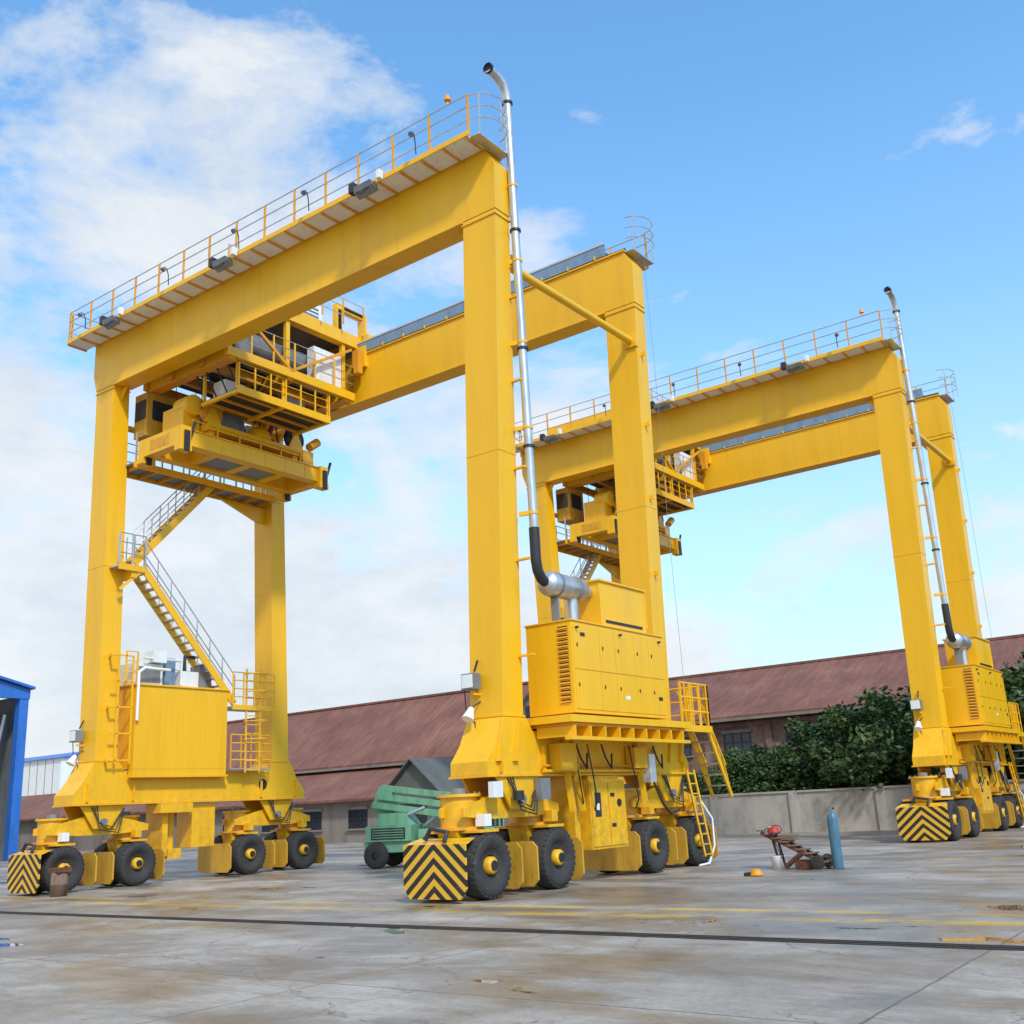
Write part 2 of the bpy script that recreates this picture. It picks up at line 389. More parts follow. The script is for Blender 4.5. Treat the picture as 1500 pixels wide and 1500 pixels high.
                B.tube([(xc-.9,y,.655),(xc+.9,y,.655)],.10,'dark_metal',12)
                B.tube([(xc+.3,y+.3,1.3),(xc+.38,y+.34,1.0),(xc+.3,y+.2,.8)],.02,'dark_metal',6)
                for sx in (-1,1):
                    X=xc+sx*.60
                    pr=[(-.15,.20),(-.19,.34),(-.25,.38),(-.265,.52),(-.245,.58),(-.19,.635),(-.08,.655),(.08,.655),(.19,.635),(.245,.58),(.265,.52),(.25,.38),(.19,.34),(.15,.20)]
                    Wh.lathe((X,y,.655),0,pr,'tyre_rubber',40)
                    for k in range(30):
                        A=2*math.pi*k/30
                        for q,dl in ((-1,0),(1,.10)):
                            A2=A+dl;ca,sa=math.cos(A2),math.sin(A2)
                            Wh.beam((X+q*.03,y+.645*ca,.655+.645*sa),(X+q*.235,y+.612*math.cos(A2+.05),.655+.612*math.sin(A2+.05)),.07,.035,'tyre_rubber',(0,ca,sa))
                    for q in (-1,1):
                        Wh.lathe((X,y,.655),0,[(q*.13,.34),(q*.10,.20),(q*.12,.17),(q*.12,.0)],'dark_metal',28)
                        Wh.lathe((X,y,.655),0,[(q*.12,.175),(q*.24,.17),(q*.27,.13),(q*.275,.0)],Y,24)
                        for k in range(8):
                            A=2*math.pi*k/8;Wh.tube([(X+q*.10,y+.26*math.cos(A),.655+.26*math.sin(A)),(X+q*.15,y+.26*math.cos(A),.655+.26*math.sin(A))],.022,'grey_metal',6)
            for y in (y0+.98,y1-.86,y1+.9,y0-.88):
                if y0==0. and y<0: continue
                P=[(xc-.86,.25),(xc-.72,.12),(xc+.72,.12),(xc+.86,.25),(xc+.86,.92),(xc+.74,1.04),(xc-.74,1.04),(xc-.86,.92)]
                B.prism(P,1,y-.025,y+.025,'guard_yellow')
                B.box(xc-.3,xc-.2,min(y,y+(-.5 if y>yc else .5)),max(y,y+(-.5 if y>yc else .5)),.8,.9,Y)
        B.box(xc-.35,xc+.45,3.45,3.60,1.5,2.4,Y)
        B.tube([(xc+.2,3.9,.95),(xc+.2,3.9,2.4)],.15,Y,16);B.box(xc-.2,xc+.7,3.3,3.5,.8,2.4,Y)
    B.box(-16.5,-15.7,4.4,5.3,1.0,2.35,Y);B.box(-16.3,-15.8,3.6,4.1,.7,1.0,Y)
    B.build(root,.012);Wh.build(root)
    for xc in (-.76,-16.20):
        hw=.82
        C=Part('hazard_plate')
        C.prism([(xc-hw,.28),(xc-hw+.16,.08),(xc+hw-.16,.08),(xc+hw,.28),(xc+hw,1.12),(xc-hw,1.12)],1,-.90,-.85,'hazard_stripes')
        C.hexa([(xc-hw,-.85,1.12),(xc+hw,-.85,1.12),(xc+hw,-.8,1.12),(xc-hw,-.8,1.12)],[(xc-.72,-.5,1.22),(xc+.72,-.5,1.22),(xc+.72,-.45,1.22),(xc-.72,-.45,1.22)],Y)
        C.build(root,0,(xc,-.9,.35))
        C=Part('hazard_plate_bracket')
        for d in (-.25,.25): C.beam((xc+d,-.85,.6),(xc+d,-.25,.9),.06,.1,Y)
        C.tube([(xc+.2,-.8,1.15),(xc+.25,-.75,1.35),(xc-.2,-.75,1.42),(xc-.3,-.8,1.2)],.05,'dark_metal',8)
        C.build(root)
    G=Part('generator_set')
    gx0,gx1,gy0,gy1,gz0,gz1=-.07,.88,2.12,6.35,3.72,5.78
    G.box(gx0-.3,gx1,gy0,gy1,gz0,gz1,Y)
    G.box(gx0-.33,gx1+.03,gy0-.03,gy1+.03,gz1+.002,gz1+.035,Y)
    G.box(-1.0,gx1+.12,1.75,7.3,3.50,3.66,Y)
    G.box(-1.0,gx1+.05,1.9,7.0,3.43,3.497,'orange_paint')
    for i in range(9): G.box(-.05,gx1+.10,1.9+i*.62,1.95+i*.62,3.2,3.427,Y)
    G.box(gx1-.10,gx1+.10,1.78,7.25,3.12,3.197,Y)
    for i in range(17):
        z=3.95+i*.103
        G.box(gx1-.36,gx1-.09,gy0-.004,gy0+.1,z,z+.07,'black_hole')
        G.hexa([(gx1-.37,gy0-.035,z-.0),(gx1-.08,gy0-.035,z),(gx1-.08,gy0-.006,z+.035),(gx1-.37,gy0-.006,z+.035)],[(gx1-.37,gy0-.035,z+.008),(gx1-.08,gy0-.035,z+.008),(gx1-.08,gy0-.006,z+.043),(gx1-.37,gy0-.006,z+.043)],'orange_paint')
    ys=[gy0+.06,gy0+1.15,gy0+1.85,gy0+2.75,gy0+3.45,gy1-.06]
    for i in range(5):
        for z0,z1 in ((3.80,4.68),(4.70,5.70)):
            G.box(gx1+.002,gx1+.015,ys[i]+.008,ys[i+1]-.008,z0,z1,Y)
        for z in (4.3,5.2): G.box(gx1+.018,gx1+.035,ys[i]+.12,ys[i]+.15,z,z+.08,'dark_metal')
    for i,(a,z) in enumerate(((.35,5.45),(2.2,4.1),(3.8,4.15))): G.box(gx1+.016,gx1+.02,gy0+a,gy0+a+.2,z,z+.09,'white_paint' if i%2 else 'dark_metal')
    G.box(-.4,.68,3.8,5.95,gz1+.064,6.95,Y);G.box(-.45,.73,3.75,6.0,6.953,7.0,Y)
    G.box(.684,.694,4.0,5.75,5.95,6.02,'dark_metal');G.box(-.42,.70,5.953,6.0,6.0,6.9,Y)  # dark strip paints in the shading along the foot of the upper box
    for y in (2.3,4.2,6.1): G.tube([(gx1+.02,y,gz1-.15),(gx1+.09,y,gz1-.15)],.03,'dark_metal',6)
    G.build(root,.015)
    E=Part('exhaust_stack')
    px,py=.38,1.62
    E.tube([(px,py,7.9),(px,py-.06,12),(px,py-.14,19.35)],.105,'galvanised',18)
    E.tube([(px,py-.14,19.35),(px,py-.18,19.62),(px,py-.32,19.82),(px,py-.55,19.92),(px,py-.9,19.95)],.125,'galvanised',18)
    E.tube([(px,py-.901,19.95),(px,py-.905,19.95)],.115,'black_hole',18)
    E.tube([(px,py-.86,19.95),(px,py-.94,19.95)],.14,'dark_metal',18,False)
    for z in (9.9,12.4,15.6,19.3): E.tube([(px,py-.14*(z-7.9)/11.4,z),(px,py-.14*(z-7.9)/11.4,z+.06)],.14,'dark_metal',18)
    E.tube([(px,py,7.95),(px,py+.0,7.2),(px,py+.05,6.95),(px,py+.18,6.78),(px,py+.32,6.72)],.125,'dark_metal',16)
    E.tube([(px,1.92,6.70),(px,2.0,6.70),(px,2.08,6.70),(px,3.35,6.70),(px,3.45,6.70),(px,3.8,6.70)],[.12,.26,.29,.29,.2,.12],'galvanised',24)
    for y in (2.3,3.1):
        E.tube([(px,y-.03,6.7),(px,y+.03,6.7)],.305,'grey_metal',24);E.box(px-.1,px+.1,y-.03,y+.03,5.85,6.45,'grey_metal')
    E.tube([(px,3.0,6.5),(px,3.0,5.85)],.14,'galvanised',14)
    for z in (8.3,10.4,12.6,14.8,16.9):
        E.beam((.1,1.45,z),(px,py-.08,z),.06,.10,Y);E.tube([(px,py-.14*(z-7.9)/11.4,z-.03),(px,py-.14*(z-7.9)/11.4,z+.03)],.125,Y,16)
    E.build(root)
    K=Part('control_cabinet')
    K.box(-.75,-.02,3.85,5.45,.72,2.30,Y)
    for a,b in ((3.9,4.62),(4.66,5.4)): K.box(-.018,.004,a,b,.78,2.24,Y)
    K.box(.006,.015,4.02,4.28,1.45,2.0,'glass_dark');K.box(.017,.02,4.07,4.2,1.6,1.75,'white_paint')
    for z in (1.2,1.9): K.box(.006,.02,4.72,4.9,z,z+.08,'dark_metal')
    K.tube([(.006,5.1,1.75),(.03,5.1,1.75)],.09,'dark_metal',12)
    K.box(-.6,-.1,3.95,5.3,2.302,2.39,Y)
    K.box(-.07,.25,2.35,3.0,2.5,3.1,Y);K.box(-.07,.2,5.7,6.3,2.55,3.05,Y);K.box(-.07,.15,6.5,6.8,2.2,2.9,'white_metal')
    for i,y in enumerate((3.3,4.4,5.9,6.9)):
        K.tube([(.05,y,3.12),(.12,y+.05,2.8),(.12,y+.3,2.55),(.05,y+.45,2.9)],.025,'dark_metal',6)
    for i,y in enumerate((3.1,3.7,5.6)):
        K.tube([(.1,y,3.1),(.2,y+.02,2.4),(.16,y+.2,1.8),(.0,y+.3,1.6)],.018,'dark_metal',6)
    K.tube([(.0,2.0,2.5),(.02,7.2,2.5)],.04,Y,8);K.tube([(.0,2.0,2.62),(.02,7.2,2.62)],.03,'orange_paint',8)
    for y in (2.9,3.3,6.2): K.beam((-.1,y,3.4),(.1,y+.05,1.6),.08,.14,Y)
    K.box(-.08,.06,.1,.42,1.98,2.3,'white_metal');K.box(-.08,.1,1.75,2.1,1.9,2.35,'grey_metal');K.tube([(.1,.9,1.9),(.1,.9,2.1)],.12,'dark_metal',12)
    K.tube([(.1,6.6,2.4),(.2,6.9,1.7),(.15,7.4,1.4),(.1,8.0,1.5)],.03,'dark_metal',6)
    K.tube([(-.02,9.3,1.8),(.2,9.6,1.2),(.25,9.5,.5),(.2,9.2,.06),(.1,8.8,.03)],.03,'white_metal',8)
    for y in (.55,8.05):
        for d in (0,.6): K.prism([(y+d,2.72),(y+d+.25,3.62),(y+d+.1,3.62),(y+d-.15,2.72)],0,-.096,-.02,Y)
    K.build(root,.012)
    A=Part('access_ladder')
    A.box(-.6,.70,7.35,8.95,3.55,3.6,'galvanised');A.box(.703,.77,7.35,9.0,3.45,3.62,Y)
    A.rail([(.72,7.4,3.62),(.72,8.95,3.62),(-.5,8.95,3.62)],1.1,.5,Y,Y,(.33,.66),.03,.025)
    for x in (.05,.62):
        A.beam((x,9.0,4.7),(x,9.0,3.55),.05,.05,Y,(0,1,0));A.beam((x,9.0,3.55),(x,10.1,1.75),.05,.12,Y);A.beam((x,8.5,4.6),(x,9.9,2.6),.04,.04,Y)
        for i in range(5): f=i/4;A.beam((x,9.05+1.0*f,3.5-1.6*f),(x,8.62+1.15*f,4.45-1.7*f),.03,.03,Y)
    for i in range(7):
        f=i/6;A.box(.05,.62,9.0+1.1*f-.09,9.0+1.1*f+.09,3.5-1.75*f,3.54-1.75*f,'galvanised')
    for y in (8.65,9.05): A.beam((.1,y-.1,2.5),(.25,y+.25,.25),.05,.05,Y)
    for i in range(9):
        f=i/8;A.beam((.11+.14*f,8.55+.35*f,2.4-2.1*f),(.11+.14*f,8.95+.35*f,2.4-2.1*f),.035,.035,Y)
    for k in range(4):
        A.beam((.74,7.6+k*.42,3.62),(.74,7.6+k*.42,4.7),.03,.03,Y,(0,1,0))
    A.build(root)
    H=Part('electrical_house')
    H.box(-16.5,-15.32,1.88,5.40,3.44,6.0,Y);H.box(-15.56,-15.32,1.88,5.40,3.25,3.436,Y)
    H.box(-16.55,-15.27,1.83,5.45,6.003,6.06,Y);H.box(-15.50,-15.27,1.83,5.45,3.18,3.247,Y)
    for i in range(15): y=2.1+i*.22;H.box(-15.318,-15.308,y,y+.025,3.4,5.85,Y)
    H.box(-16.45,-15.6,1.95,3.0,6.064,6.75,'white_metal');H.box(-16.3,-15.7,3.15,3.55,6.064,7.0,'bluegrey_metal')
    H.box(-16.4,-15.6,3.7,4.4,6.064,6.6,'white_metal');H.box(-16.2,-15.7,4.5,5.0,6.064,6.85,'grey_metal')
    H.box(-15.597,-15.57,2.1,2.9,6.15,6.65,'grey_metal');H.box(-15.9,-15.4,2.5,3.0,6.78,7.15,'white_paint')
    H.tube([(-15.7,3.9,6.6),(-15.7,3.9,7.1),(-15.7,4.3,7.1)],.06,'dark_metal',8)
    H.tube([(-15.25,1.9,4.9),(-15.25,1.9,6.4),(-15.25,2.1,6.55),(-15.35,3.1,6.55)],.05,'white_paint',10)
    H.tube([(-15.45,2.2,6.9),(-15.45,3.6,6.9),(-15.45,3.6,6.1)],.04,'white_paint',8)
    H.rail([(-15.35,1.5,6.05),(-15.35,1.9,6.05)],1.0,.4,Y,Y)
    H.rail([(-16.5,1.9,6.05),(-16.5,5.4,6.05)],1.0,.9,'white_paint','white_paint')
    for y in (1.25,1.75):
        H.beam((-15.35,y,3.6),(-15.35,y,6.9),.05,.05,Y,(0,1,0))
    for z in (3.7,4.5,5.3,6.1,6.9): H.beam((-15.35,1.0,z),(-15.35,1.75,z),.05,.05,Y)
    for z in (3.7,5.3,6.9): H.beam((-15.35,1.0,z),(-15.9,1.2,z),.06,.1,Y)
    H.box(-16.3,-15.203,5.5,7.3,5.45,5.5,'galvanised')
    H.box(-15.2,-15.15,5.5,7.35,5.38,5.55,Y)
    H.rail([(-15.17,5.5,5.55),(-15.17,7.3,5.55)],1.1,.45,Y,Y,(.25,.5,.75),.025,.022)
    for y in (6.1,6.7): H.beam((-15.2,y,3.3),(-15.2,y,6.8),.05,.05,Y,(0,1,0))
    for i in range(11): H.beam((-15.2,6.1,3.4+i*.3),(-15.2,6.7,3.4+i*.3),.035,.035,Y)
    for z in (4.4,5.0,6.0,6.6):
        pts=[(-15.2+.6*math.sin(math.pi*k/6),6.4-.38*math.cos(math.pi*k/6),z) for k in range(7)];H.tube(pts,.022,Y,6)
    H.rail([(-15.22,5.5,3.45),(-15.22,7.2,3.45)],1.1,.42,Y,'orange_paint',(.25,.5,.75),.025,.02)
    H.box(-15.58,-15.2,5.5,7.2,3.405,3.45,'galvanised')
    H.box(-16.2,-15.4,3.0,4.2,2.1,2.39,Y)
    H.build(root,.01)
    R=Part('staircase')
    def flight(y0,z0,y1,z1,x0=-16.0,x1=-15.35):
        L=math.hypot(y1-y0,z1-z0);n=int(abs(z1-z0)/.22)
        for x in (x0,x1): R.beam((x,y0,z0),(x,y1,z1),.05,.24,Y)
        for i in range(n):
            f=(i+.5)/n;yy=y0+(y1-y0)*f;zz=z0+(z1-z0)*f
            R.box(x0+.03,x1-.03,yy-.12,yy+.12,zz-.015,zz+.02,'galvanised')
        for x in (x0,x1):
            for h in (.5,.95): R.tube([(x,y0,z0+h),(x,y1,z1+h)],.018,'galvanised',6)
            k=int(L/.75)
            for i in range(k+1):
                f=i/k;R.beam((x,y0+(y1-y0)*f,z0+(z1-z0)*f),(x,y0+(y1-y0)*f,z0+(z1-z0)*f+.95),.028,.028,'galvanised',(0,1,0))
    flight(5.7,5.6,1.95,9.75);flight(1.75,9.95,4.75,13.25,-16.05,-15.6)
    R.box(-16.1,-15.303,1.0,1.95,9.7,9.76,'galvanised');R.box(-15.3,-15.25,1.0,1.95,9.6,9.8,Y)
    R.beam((-15.5,1.2,9.0),(-15.3,1.9,9.7),.1,.1,Y);R.box(-16.0,-15.31,1.5,1.7,9.4,9.69,Y)
    R.rail([(-15.28,1.0,9.8),(-15.28,1.95,9.8)],1.0,.5)
    R.box(-16.5,-15.45,1.45,7.72,13.25,13.31,'grey_metal');R.box(-15.447,-15.38,1.45,7.72,13.12,13.34,Y);R.box(-16.57,-16.503,1.45,7.72,13.12,13.34,Y)
    for i in range(9): R.box(-16.49,-15.46,1.6+i*.72,1.66+i*.72,13.12,13.245,'orange_paint')
    R.rail([(-15.41,1.5,13.34),(-15.41,3.6,13.34)],1.0,.7);R.rail([(-15.41,4.9,13.34),(-15.41,7.7,13.34)],1.0,.7);R.rail([(-16.53,1.5,13.34),(-16.53,7.7,13.34)],1.0,.9)
    R.prism([(5.6,13.1),(7.7,13.1),(7.7,12.5),(7.4,12.5)],0,-16.4,-16.3,Y)
    R.build(root)
    # trolley
    T=Part('hoist_trolley')
    tx0,tx1=-15.3,-11.4
    O='orange_paint'
    for x in (tx0,tx1):
        T.box(x-.16,x+.16,1.15,8.05,18.12,18.6,Y)
        for y in (1.35,7.85): T.lathe((x,y,18.12),1,[(-.06,.0),(-.06,.14),(.06,.14),(.06,0)],'dark_metal',20)
    for y in (1.25,7.95): T.box(tx0-.5,tx1+.5,y-.14,y+.14,18.15,18.7,Y)
    T.box(tx0,tx1,1.4,7.8,18.61,18.66,'grey_metal')
    for y in (2.0,4.4,7.0):
        T.box(tx0-.2,tx1+.2,y-.12,y+.12,15.9,16.3,Y)
        T.box(tx0-.2,tx1+.2,y-.2,y+.2,15.86,15.895,O)
        for x in (tx0,tx1): T.box(x-.08,x+.08,y-.08,y+.08,16.3,18.12,Y)
    for x in (tx0-.2,tx0+1.2,tx1-1.1,tx1+.2): T.box(x-.09,x+.09,1.75,7.35,15.95,16.25,Y if x>tx1 else O)
    for k in range(6):
        T.box(tx0+.1+k*.62,tx0+.62+k*.62,2.15,6.85,16.305,16.34,'grey_metal' if k%2 else 'dark_metal')
    T.rail([(tx1+.25,1.8,16.25),(tx1+.25,7.3,16.25),(tx0-.2,7.3,16.25)],1.0,.9,'galvanised',Y)
    T.rail([(tx1+.2,1.85,16.25),(tx0-.2,1.85,16.25)],1.0,.9,'galvanised',Y)
    T.tube([(tx0+.8,3.0,17.15),(tx0+.8,6.3,17.15)],.50,'dark_metal',22);T.tube([(tx1-.9,3.0,17.15),(tx1-.9,6.3,17.15)],.50,'grey_metal',22)
    for x in (tx0+.8,tx1-.9):
        for y in (2.95,4.6,6.3): T.tube([(x,y,17.15),(x,y+.06,17.15)],.62,O,22)
        for k in range(30): T.tube([(x,3.1+k*.105,17.15),(x,3.15+k*.105,17.15)],.515,'grey_metal',14,False)
    T.box(tx0+1.6,tx0+2.4,2.6,3.6,16.35,17.3,'grey_metal');T.box(tx0+1.5,tx0+2.3,5.2,6.5,16.35,17.5,O);T.box(tx0+1.55,tx0+2.35,3.9,4.9,16.35,17.0,Y)
    T.box(tx1-.3,tx1+.05,5.6,6.9,16.35,17.6,'white_metal');T.box(tx1-.3,tx1+.05,2.2,2.9,16.35,17.3,'grey_metal')
    T.tube([(tx0+2.1,3.6,17.2),(tx0+2.1,4.8,17.2)],.25,'white_metal',14)
    T.box(-13.0,-11.3,2.3,6.2,14.95,15.0,'dark_metal')
    for x in (-12.8,-12.2,-11.6): T.box(x-.04,x+.04,2.37,6.13,14.86,14.946,O)
    for y in (2.3,4.2,6.2): T.box(-13.05,-11.28,y-.06,y+.06,14.83,14.946,Y);T.box(-11.34,-11.28,y-.05,y+.05,15.0,15.9,Y);T.box(-13.0,-12.92,y-.05,y+.05,15.0,15.9,Y)
    T.box(-11.27,-11.2,2.25,6.25,14.82,15.08,Y)
    T.rail([(-11.23,2.3,15.08),(-11.23,6.2,15.08)],.8,.65,Y,Y)
    T.box(-12.9,-12.3,2.6,3.4,15.003,15.7,'white_metal');T.box(-12.6,-11.8,4.6,5.6,15.003,15.6,'grey_metal')
    for a,b in (((tx1+.25,1.9,17.9),(tx1+.25,4.4,16.2)),((tx1+.25,7.2,17.9),(tx1+.25,4.4,16.2))): T.beam(a,b,.1,.1,O)
    T.box(-13.6,-12.1,5.1,6.7,18.67,19.75,'white_metal');T.box(-14.8,-13.8,3,4.5,18.67,19.5,'white_metal');T.box(-13.3,-12.4,3.2,4.4,18.67,19.3,'grey_metal')
    for k in range(5): T.box(-12.098,-12.08,5.3,6.5,18.9+k*.15,18.97+k*.15,'grey_metal')
    T.rail([(tx1+.4,1.6,18.7),(tx1+.4,7.7,18.7)],1.0,1.0,'galvanised',O)
    for k in range(4):
        T.tube([(tx1-.2-.5*k,1.9,16.2),(tx1-.3-.5*k,2.6,15.3-.1*k),(tx1-.4-.5*k,3.6,15.2),(tx1-.5-.5*k,4.3,16.2)],.03,'dark_metal',6)
    T.box(-12.1,-11.85,7.2,7.45,18.7,19.8,Y);T.box(-12.1,-11.85,7.2,8.75,19.803,20.05,Y);T.box(-12.1,-11.85,8.5,8.75,19.1,19.8,Y)
    T.box(-11.847,-11.82,7.25,7.4,18.8,19.8,'black_hole');T.box(-11.847,-11.82,7.5,8.6,19.87,19.98,'black_hole')
    T.box(-11.4,-10.8,7.55,7.85,17.3,18.1,Y);T.box(-11.2,-10.9,7.3,7.54,17.0,17.9,O)
    T.box(-16.0,-15.3,1.75,3.0,14.3,15.85,'guard_yellow');T.box(-15.95,-15.35,1.73,1.747,14.9,15.6,'glass_dark');T.box(-15.297,-15.28,1.95,2.8,14.9,15.6,'glass_dark')
    T.build(root,.01)
    Q=Part('spreader')
    sx0,sx1,sy0,sy1,sz=-14.95,-12.95,1.55,7.45,13.35
    for x in (sx0+.2,sx1-.2):
        Q.box(x-.2,x+.2,sy0,sy1,sz,sz+.5,Y);Q.box(x-.25,x+.25,sy0+.19,sy1-.19,sz+.503,sz+.54,Y)
        for k in range(6): Q.box(x+.203,x+.215,sy0+.6+k*.9,sy0+.64+k*.9,sz+.02,sz+.48,Y)
    for y in (sy0,sy1):
        Q.box(sx0-.15,sx1+.15,y-.18,y+.18,sz-.05,sz+.56,Y)
        for x in (sx0,sx1):
            Q.box(x-.16,x+.16,y-.22,y+.22,sz-.25,sz-.052,Y);Q.box(x+.17,x+.22,y-.10,y+.10,sz-.30,sz+.40,'dark_metal')
            Q.tube([(x,y+.2,sz+.1),(x+.1,y+.35,sz+.8)],.05,'dark_metal',8)
    Q.box(sx0+.5,sx1-.5,sy0-.188,sy0-.182,sz+.08,sz+.42,'orange_paint')
    for y in (3.1,4.55,6.0): Q.box(sx0+.4,sx1-.4,y-.15,y+.15,sz+.05,sz+.4,Y)
    Q.box(sx0+.42,sx1-.42,3.3,5.9,sz+.1,sz+.2,'grey_metal')
    Q.box(sx0+.1,sx1-.1,2.6,6.6,sz+.80,sz+1.05,Y)
    for y in (2.8,6.4):
        for x in (sx0+.3,sx1-.3):
            Q.box(x-.08,x+.08,y-.1,y+.1,sz+.54,sz+.80,Y)
            Q.lathe((x,y,sz+1.45),0,[(-.07,.0),(-.07,.42),(-.03,.36),(.03,.36),(.07,.42),(.07,0)],O if y<4 else 'dark_metal',24)
            Q.prism([(y-.35,sz+1.05),(y+.35,sz+1.05),(y+.1,sz+1.6),(y-.1,sz+1.6)],0,x+.09,x+.13,Y)
            for d in (-.38,.38): Q.tube([(x,y+d,sz+1.45),(x,y+d*1.1,18.1)],.014,'dark_metal',6)
    Q.tube([(-14.0,3.2,sz+1.45),(-14.0,4.4,sz+1.45)],.5,'grey_metal',20);Q.box(-14.6,-13.5,1.9,2.55,sz+.7,sz+1.6,Y);Q.tube([(-14.0,2.2,sz+1.6),(-13.3,2.2,sz+1.6)],.35,Y,20)
    Q.tube([(-13.4,4.9,sz+1.05),(-13.4,4.9,sz+1.3),(-13.4,4.9,sz+1.5),(-13.4,4.9,sz+1.55)],[.46,.42,.24,.08],Y,20)
    Q.box(-14.5,-14.0,4.9,5.6,sz+1.053,sz+1.8,'white_metal');Q.tube([(-13.8,5.6,sz+1.1),(-13.6,5.7,sz+1.9)],.09,'red_paint',8)
    Q.box(-14.7,-13.1,6.7,7.2,sz+.56,sz+1.1,Y);Q.tube([(-13.0,6.9,sz+1.2),(-13.0,7.3,sz+1.5)],.16,O,12)
    for i in range(6): Q.beam((sx1-.05,2.0+i*.9,sz+.54),(sx1-.05,2.0+i*.9,sz+.9),.04,.04,Y,(0,1,0))
    Q.tube([(sx1-.05,1.9,sz+.9),(sx1-.05,6.6,sz+.9)],.025,Y,6)
    for i in range(5): Q.tube([(sx0+.5+.3*i,3.0+.5*i,sz+1.1),(sx0+.6+.3*i,3.4+.5*i,sz+1.9),(sx0+.8+.2*i,3.8+.5*i,sz+1.1)],.03,'dark_metal',6)
    Q.build(root,.012)
    return root
O_='orange_paint'
craneA=make_crane()
craneB=empty('rubber_tyred_gantry_crane')
for ch in list(craneA.children):
    o=ch.copy();bpy.context.collection.objects.link(o);o.parent=craneB
craneB.location=(3.9,19.6,0)

# ------------------------------------------------------------ ground
g=Part('ground');g.add([(-700,-300,0),(500,-300,0),(500,900,0),(-700,900,0)],[(0,1,2,3)],'concrete_yard');g.build()
d=Part('drainage_channel')
d.box(-90,70,-4.31,-4.115,.003,.006,'black_hole')
for y in (-4.37,-4.11): d.box(-90,70,y,y+.055,.003,.012,'channel_steel')
d.box(-90,70,-4.24,-4.18,.008,.014,'channel_steel')
d.build()

# ------------------------------------------------------------ buildings
def windows(P,xs,y,z0,z1,w,nx=3,nz=2):
    for x in xs:
        P.box(x,x+w,y-.02,y-.004,z0,z1,'glass_dark')
        for i in range(nx+1): P.box(x+w*i/nx-.035,x+w*i/nx+.035,y-.06,y-.024,z0,z1,'dark_metal')
        for i in range(nz+1): zz=z0+(z1-z0)*i/nz;P.box(x-.05,x+w+.05,y-.065,y-.026,zz-.035,zz+.035,'dark_metal')
        P.box(x-.15,x+w+.15,y-.16,y-.003,z0-.14,z0-.04,'low_wall_plaster')
        P.box(x-.12,x+w+.12,y-.10,y-.003,z1+.04,z1+.22,'low_wall_plaster')
def warehouse(x0,x1,ye,yr,ze,zr,win,ww,wz,name='brick_warehouse'):
    e=empty(name)
    yb=2*yr-ye
    w=Part('walls');w.prism([(ye,0),(yb,0),(yb,ze),(yr,zr-.05),(ye,ze)],0,x0,x1,'brick_wall')
    w.box(x0-.02,x1+.02,ye-.08,ye-.003,0,1.0,'low_wall_plaster')
    w.box(x0-.02,x1+.02,ye-.10,ye-.003,ze-.75,ze-.5,'brick_wall')
    for a in win: w.box(a-1.35,a-.95,ye-.14,ye-.003,1.0,ze-.76,'brick_wall')
    w.build(e)
    r=Part('roof');s=(zr-ze)/(yr-ye);o=.7
    for sg in (1,-1):
        a=ye-o if sg==1 else yb+o
        r.hexa([(x0-.6,a,ze-o*s+.05),(x1+.6,a,ze-o*s+.05),(x1+.6,yr,zr+.05),(x0-.6,yr,zr+.05)],
               [(x0-.6,a,ze-o*s+.2),(x1+.6,a,ze-o*s+.2),(x1+.6,yr,zr+.22),(x0-.6,yr,zr+.22)],'brown_roof_tiles')
    r.box(x0-.6,x1+.6,yr-.18,yr+.18,zr+.18,zr+.34,'brown_roof_tiles')
    r.box(x0-.6,x1+.6,ye-o-.12,ye-o+.02,ze-o*s-.10,ze-o*s+.06,'low_wall_plaster')
    r.build(e)
    v=Part('windows')
    windows(v,win,ye,wz[0],wz[1],ww)
    if not win: v.box(x1+.004,x1+.03,yr-.6,yr+.6,zr-2.6,zr-1.4,'glass_dark')
    v.build(e)
    return e
warehouse(-29,70,44.2,52,6.6,10,[-15.75+4.15*i for i in range(-3,20)],1.75,(4.35,5.45))
eL=warehouse(-66,-30,37,43.3,5.4,9.9,[],1.5,(3,4))
lt=Part('lean_to')
lt.hexa([(-100,31.6,2.55),(-29.5,31.6,2.55),(-29.5,37,4.75),(-100,37,4.75)],[(-100,31.6,2.7),(-29.5,31.6,2.7),(-29.5,37,4.9),(-100,37,4.9)],'brown_roof_tiles')
lt.prism([(32.2,0),(36.95,0),(36.95,4.7),(32.2,2.75)],0,-99.6,-30,'low_wall_plaster')
windows(lt,[-62+4.2*i for i in range(8)],32.2,.9,2.0,1.6)
lt.build(eL)
sh=empty('pitched_shed')
p=Part('shed_body');p.prism([(-27.6,0),(-23.4,0),(-23.4,2.7),(-25.5,4.5),(-27.6,2.7)],1,25,30,'tarp_grey')
for sx in (-1,1):
    p.beam((-25.5+sx*2.35,24.9,2.55),(-25.5,24.9,4.62),.25,.08,'tarp_grey')
p.box(-26.4,-24.6,24.96,24.99,0,2.3,'dark_metal')
p.hexa([(-27.9,24.7,2.50),(-25.5,24.7,4.56),(-25.5,30.2,4.56),(-27.9,30.2,2.50)],[(-27.9,24.7,2.58),(-25.5,24.7,4.64),(-25.5,30.2,4.64),(-27.9,30.2,2.58)],'tarp_grey')
p.hexa([(-23.1,24.7,2.50),(-25.5,24.7,4.56),(-25.5,30.2,4.56),(-23.1,30.2,2.50)],[(-23.1,24.7,2.58),(-25.5,24.7,4.64),(-25.5,30.2,4.64),(-23.1,30.2,2.58)],'tarp_grey')
p.build(sh);sh.location=(.8,0,-.15)
bs=empty('blue_steel_shed')
p=Part('frame')
cx,cy=-52.6,18.9
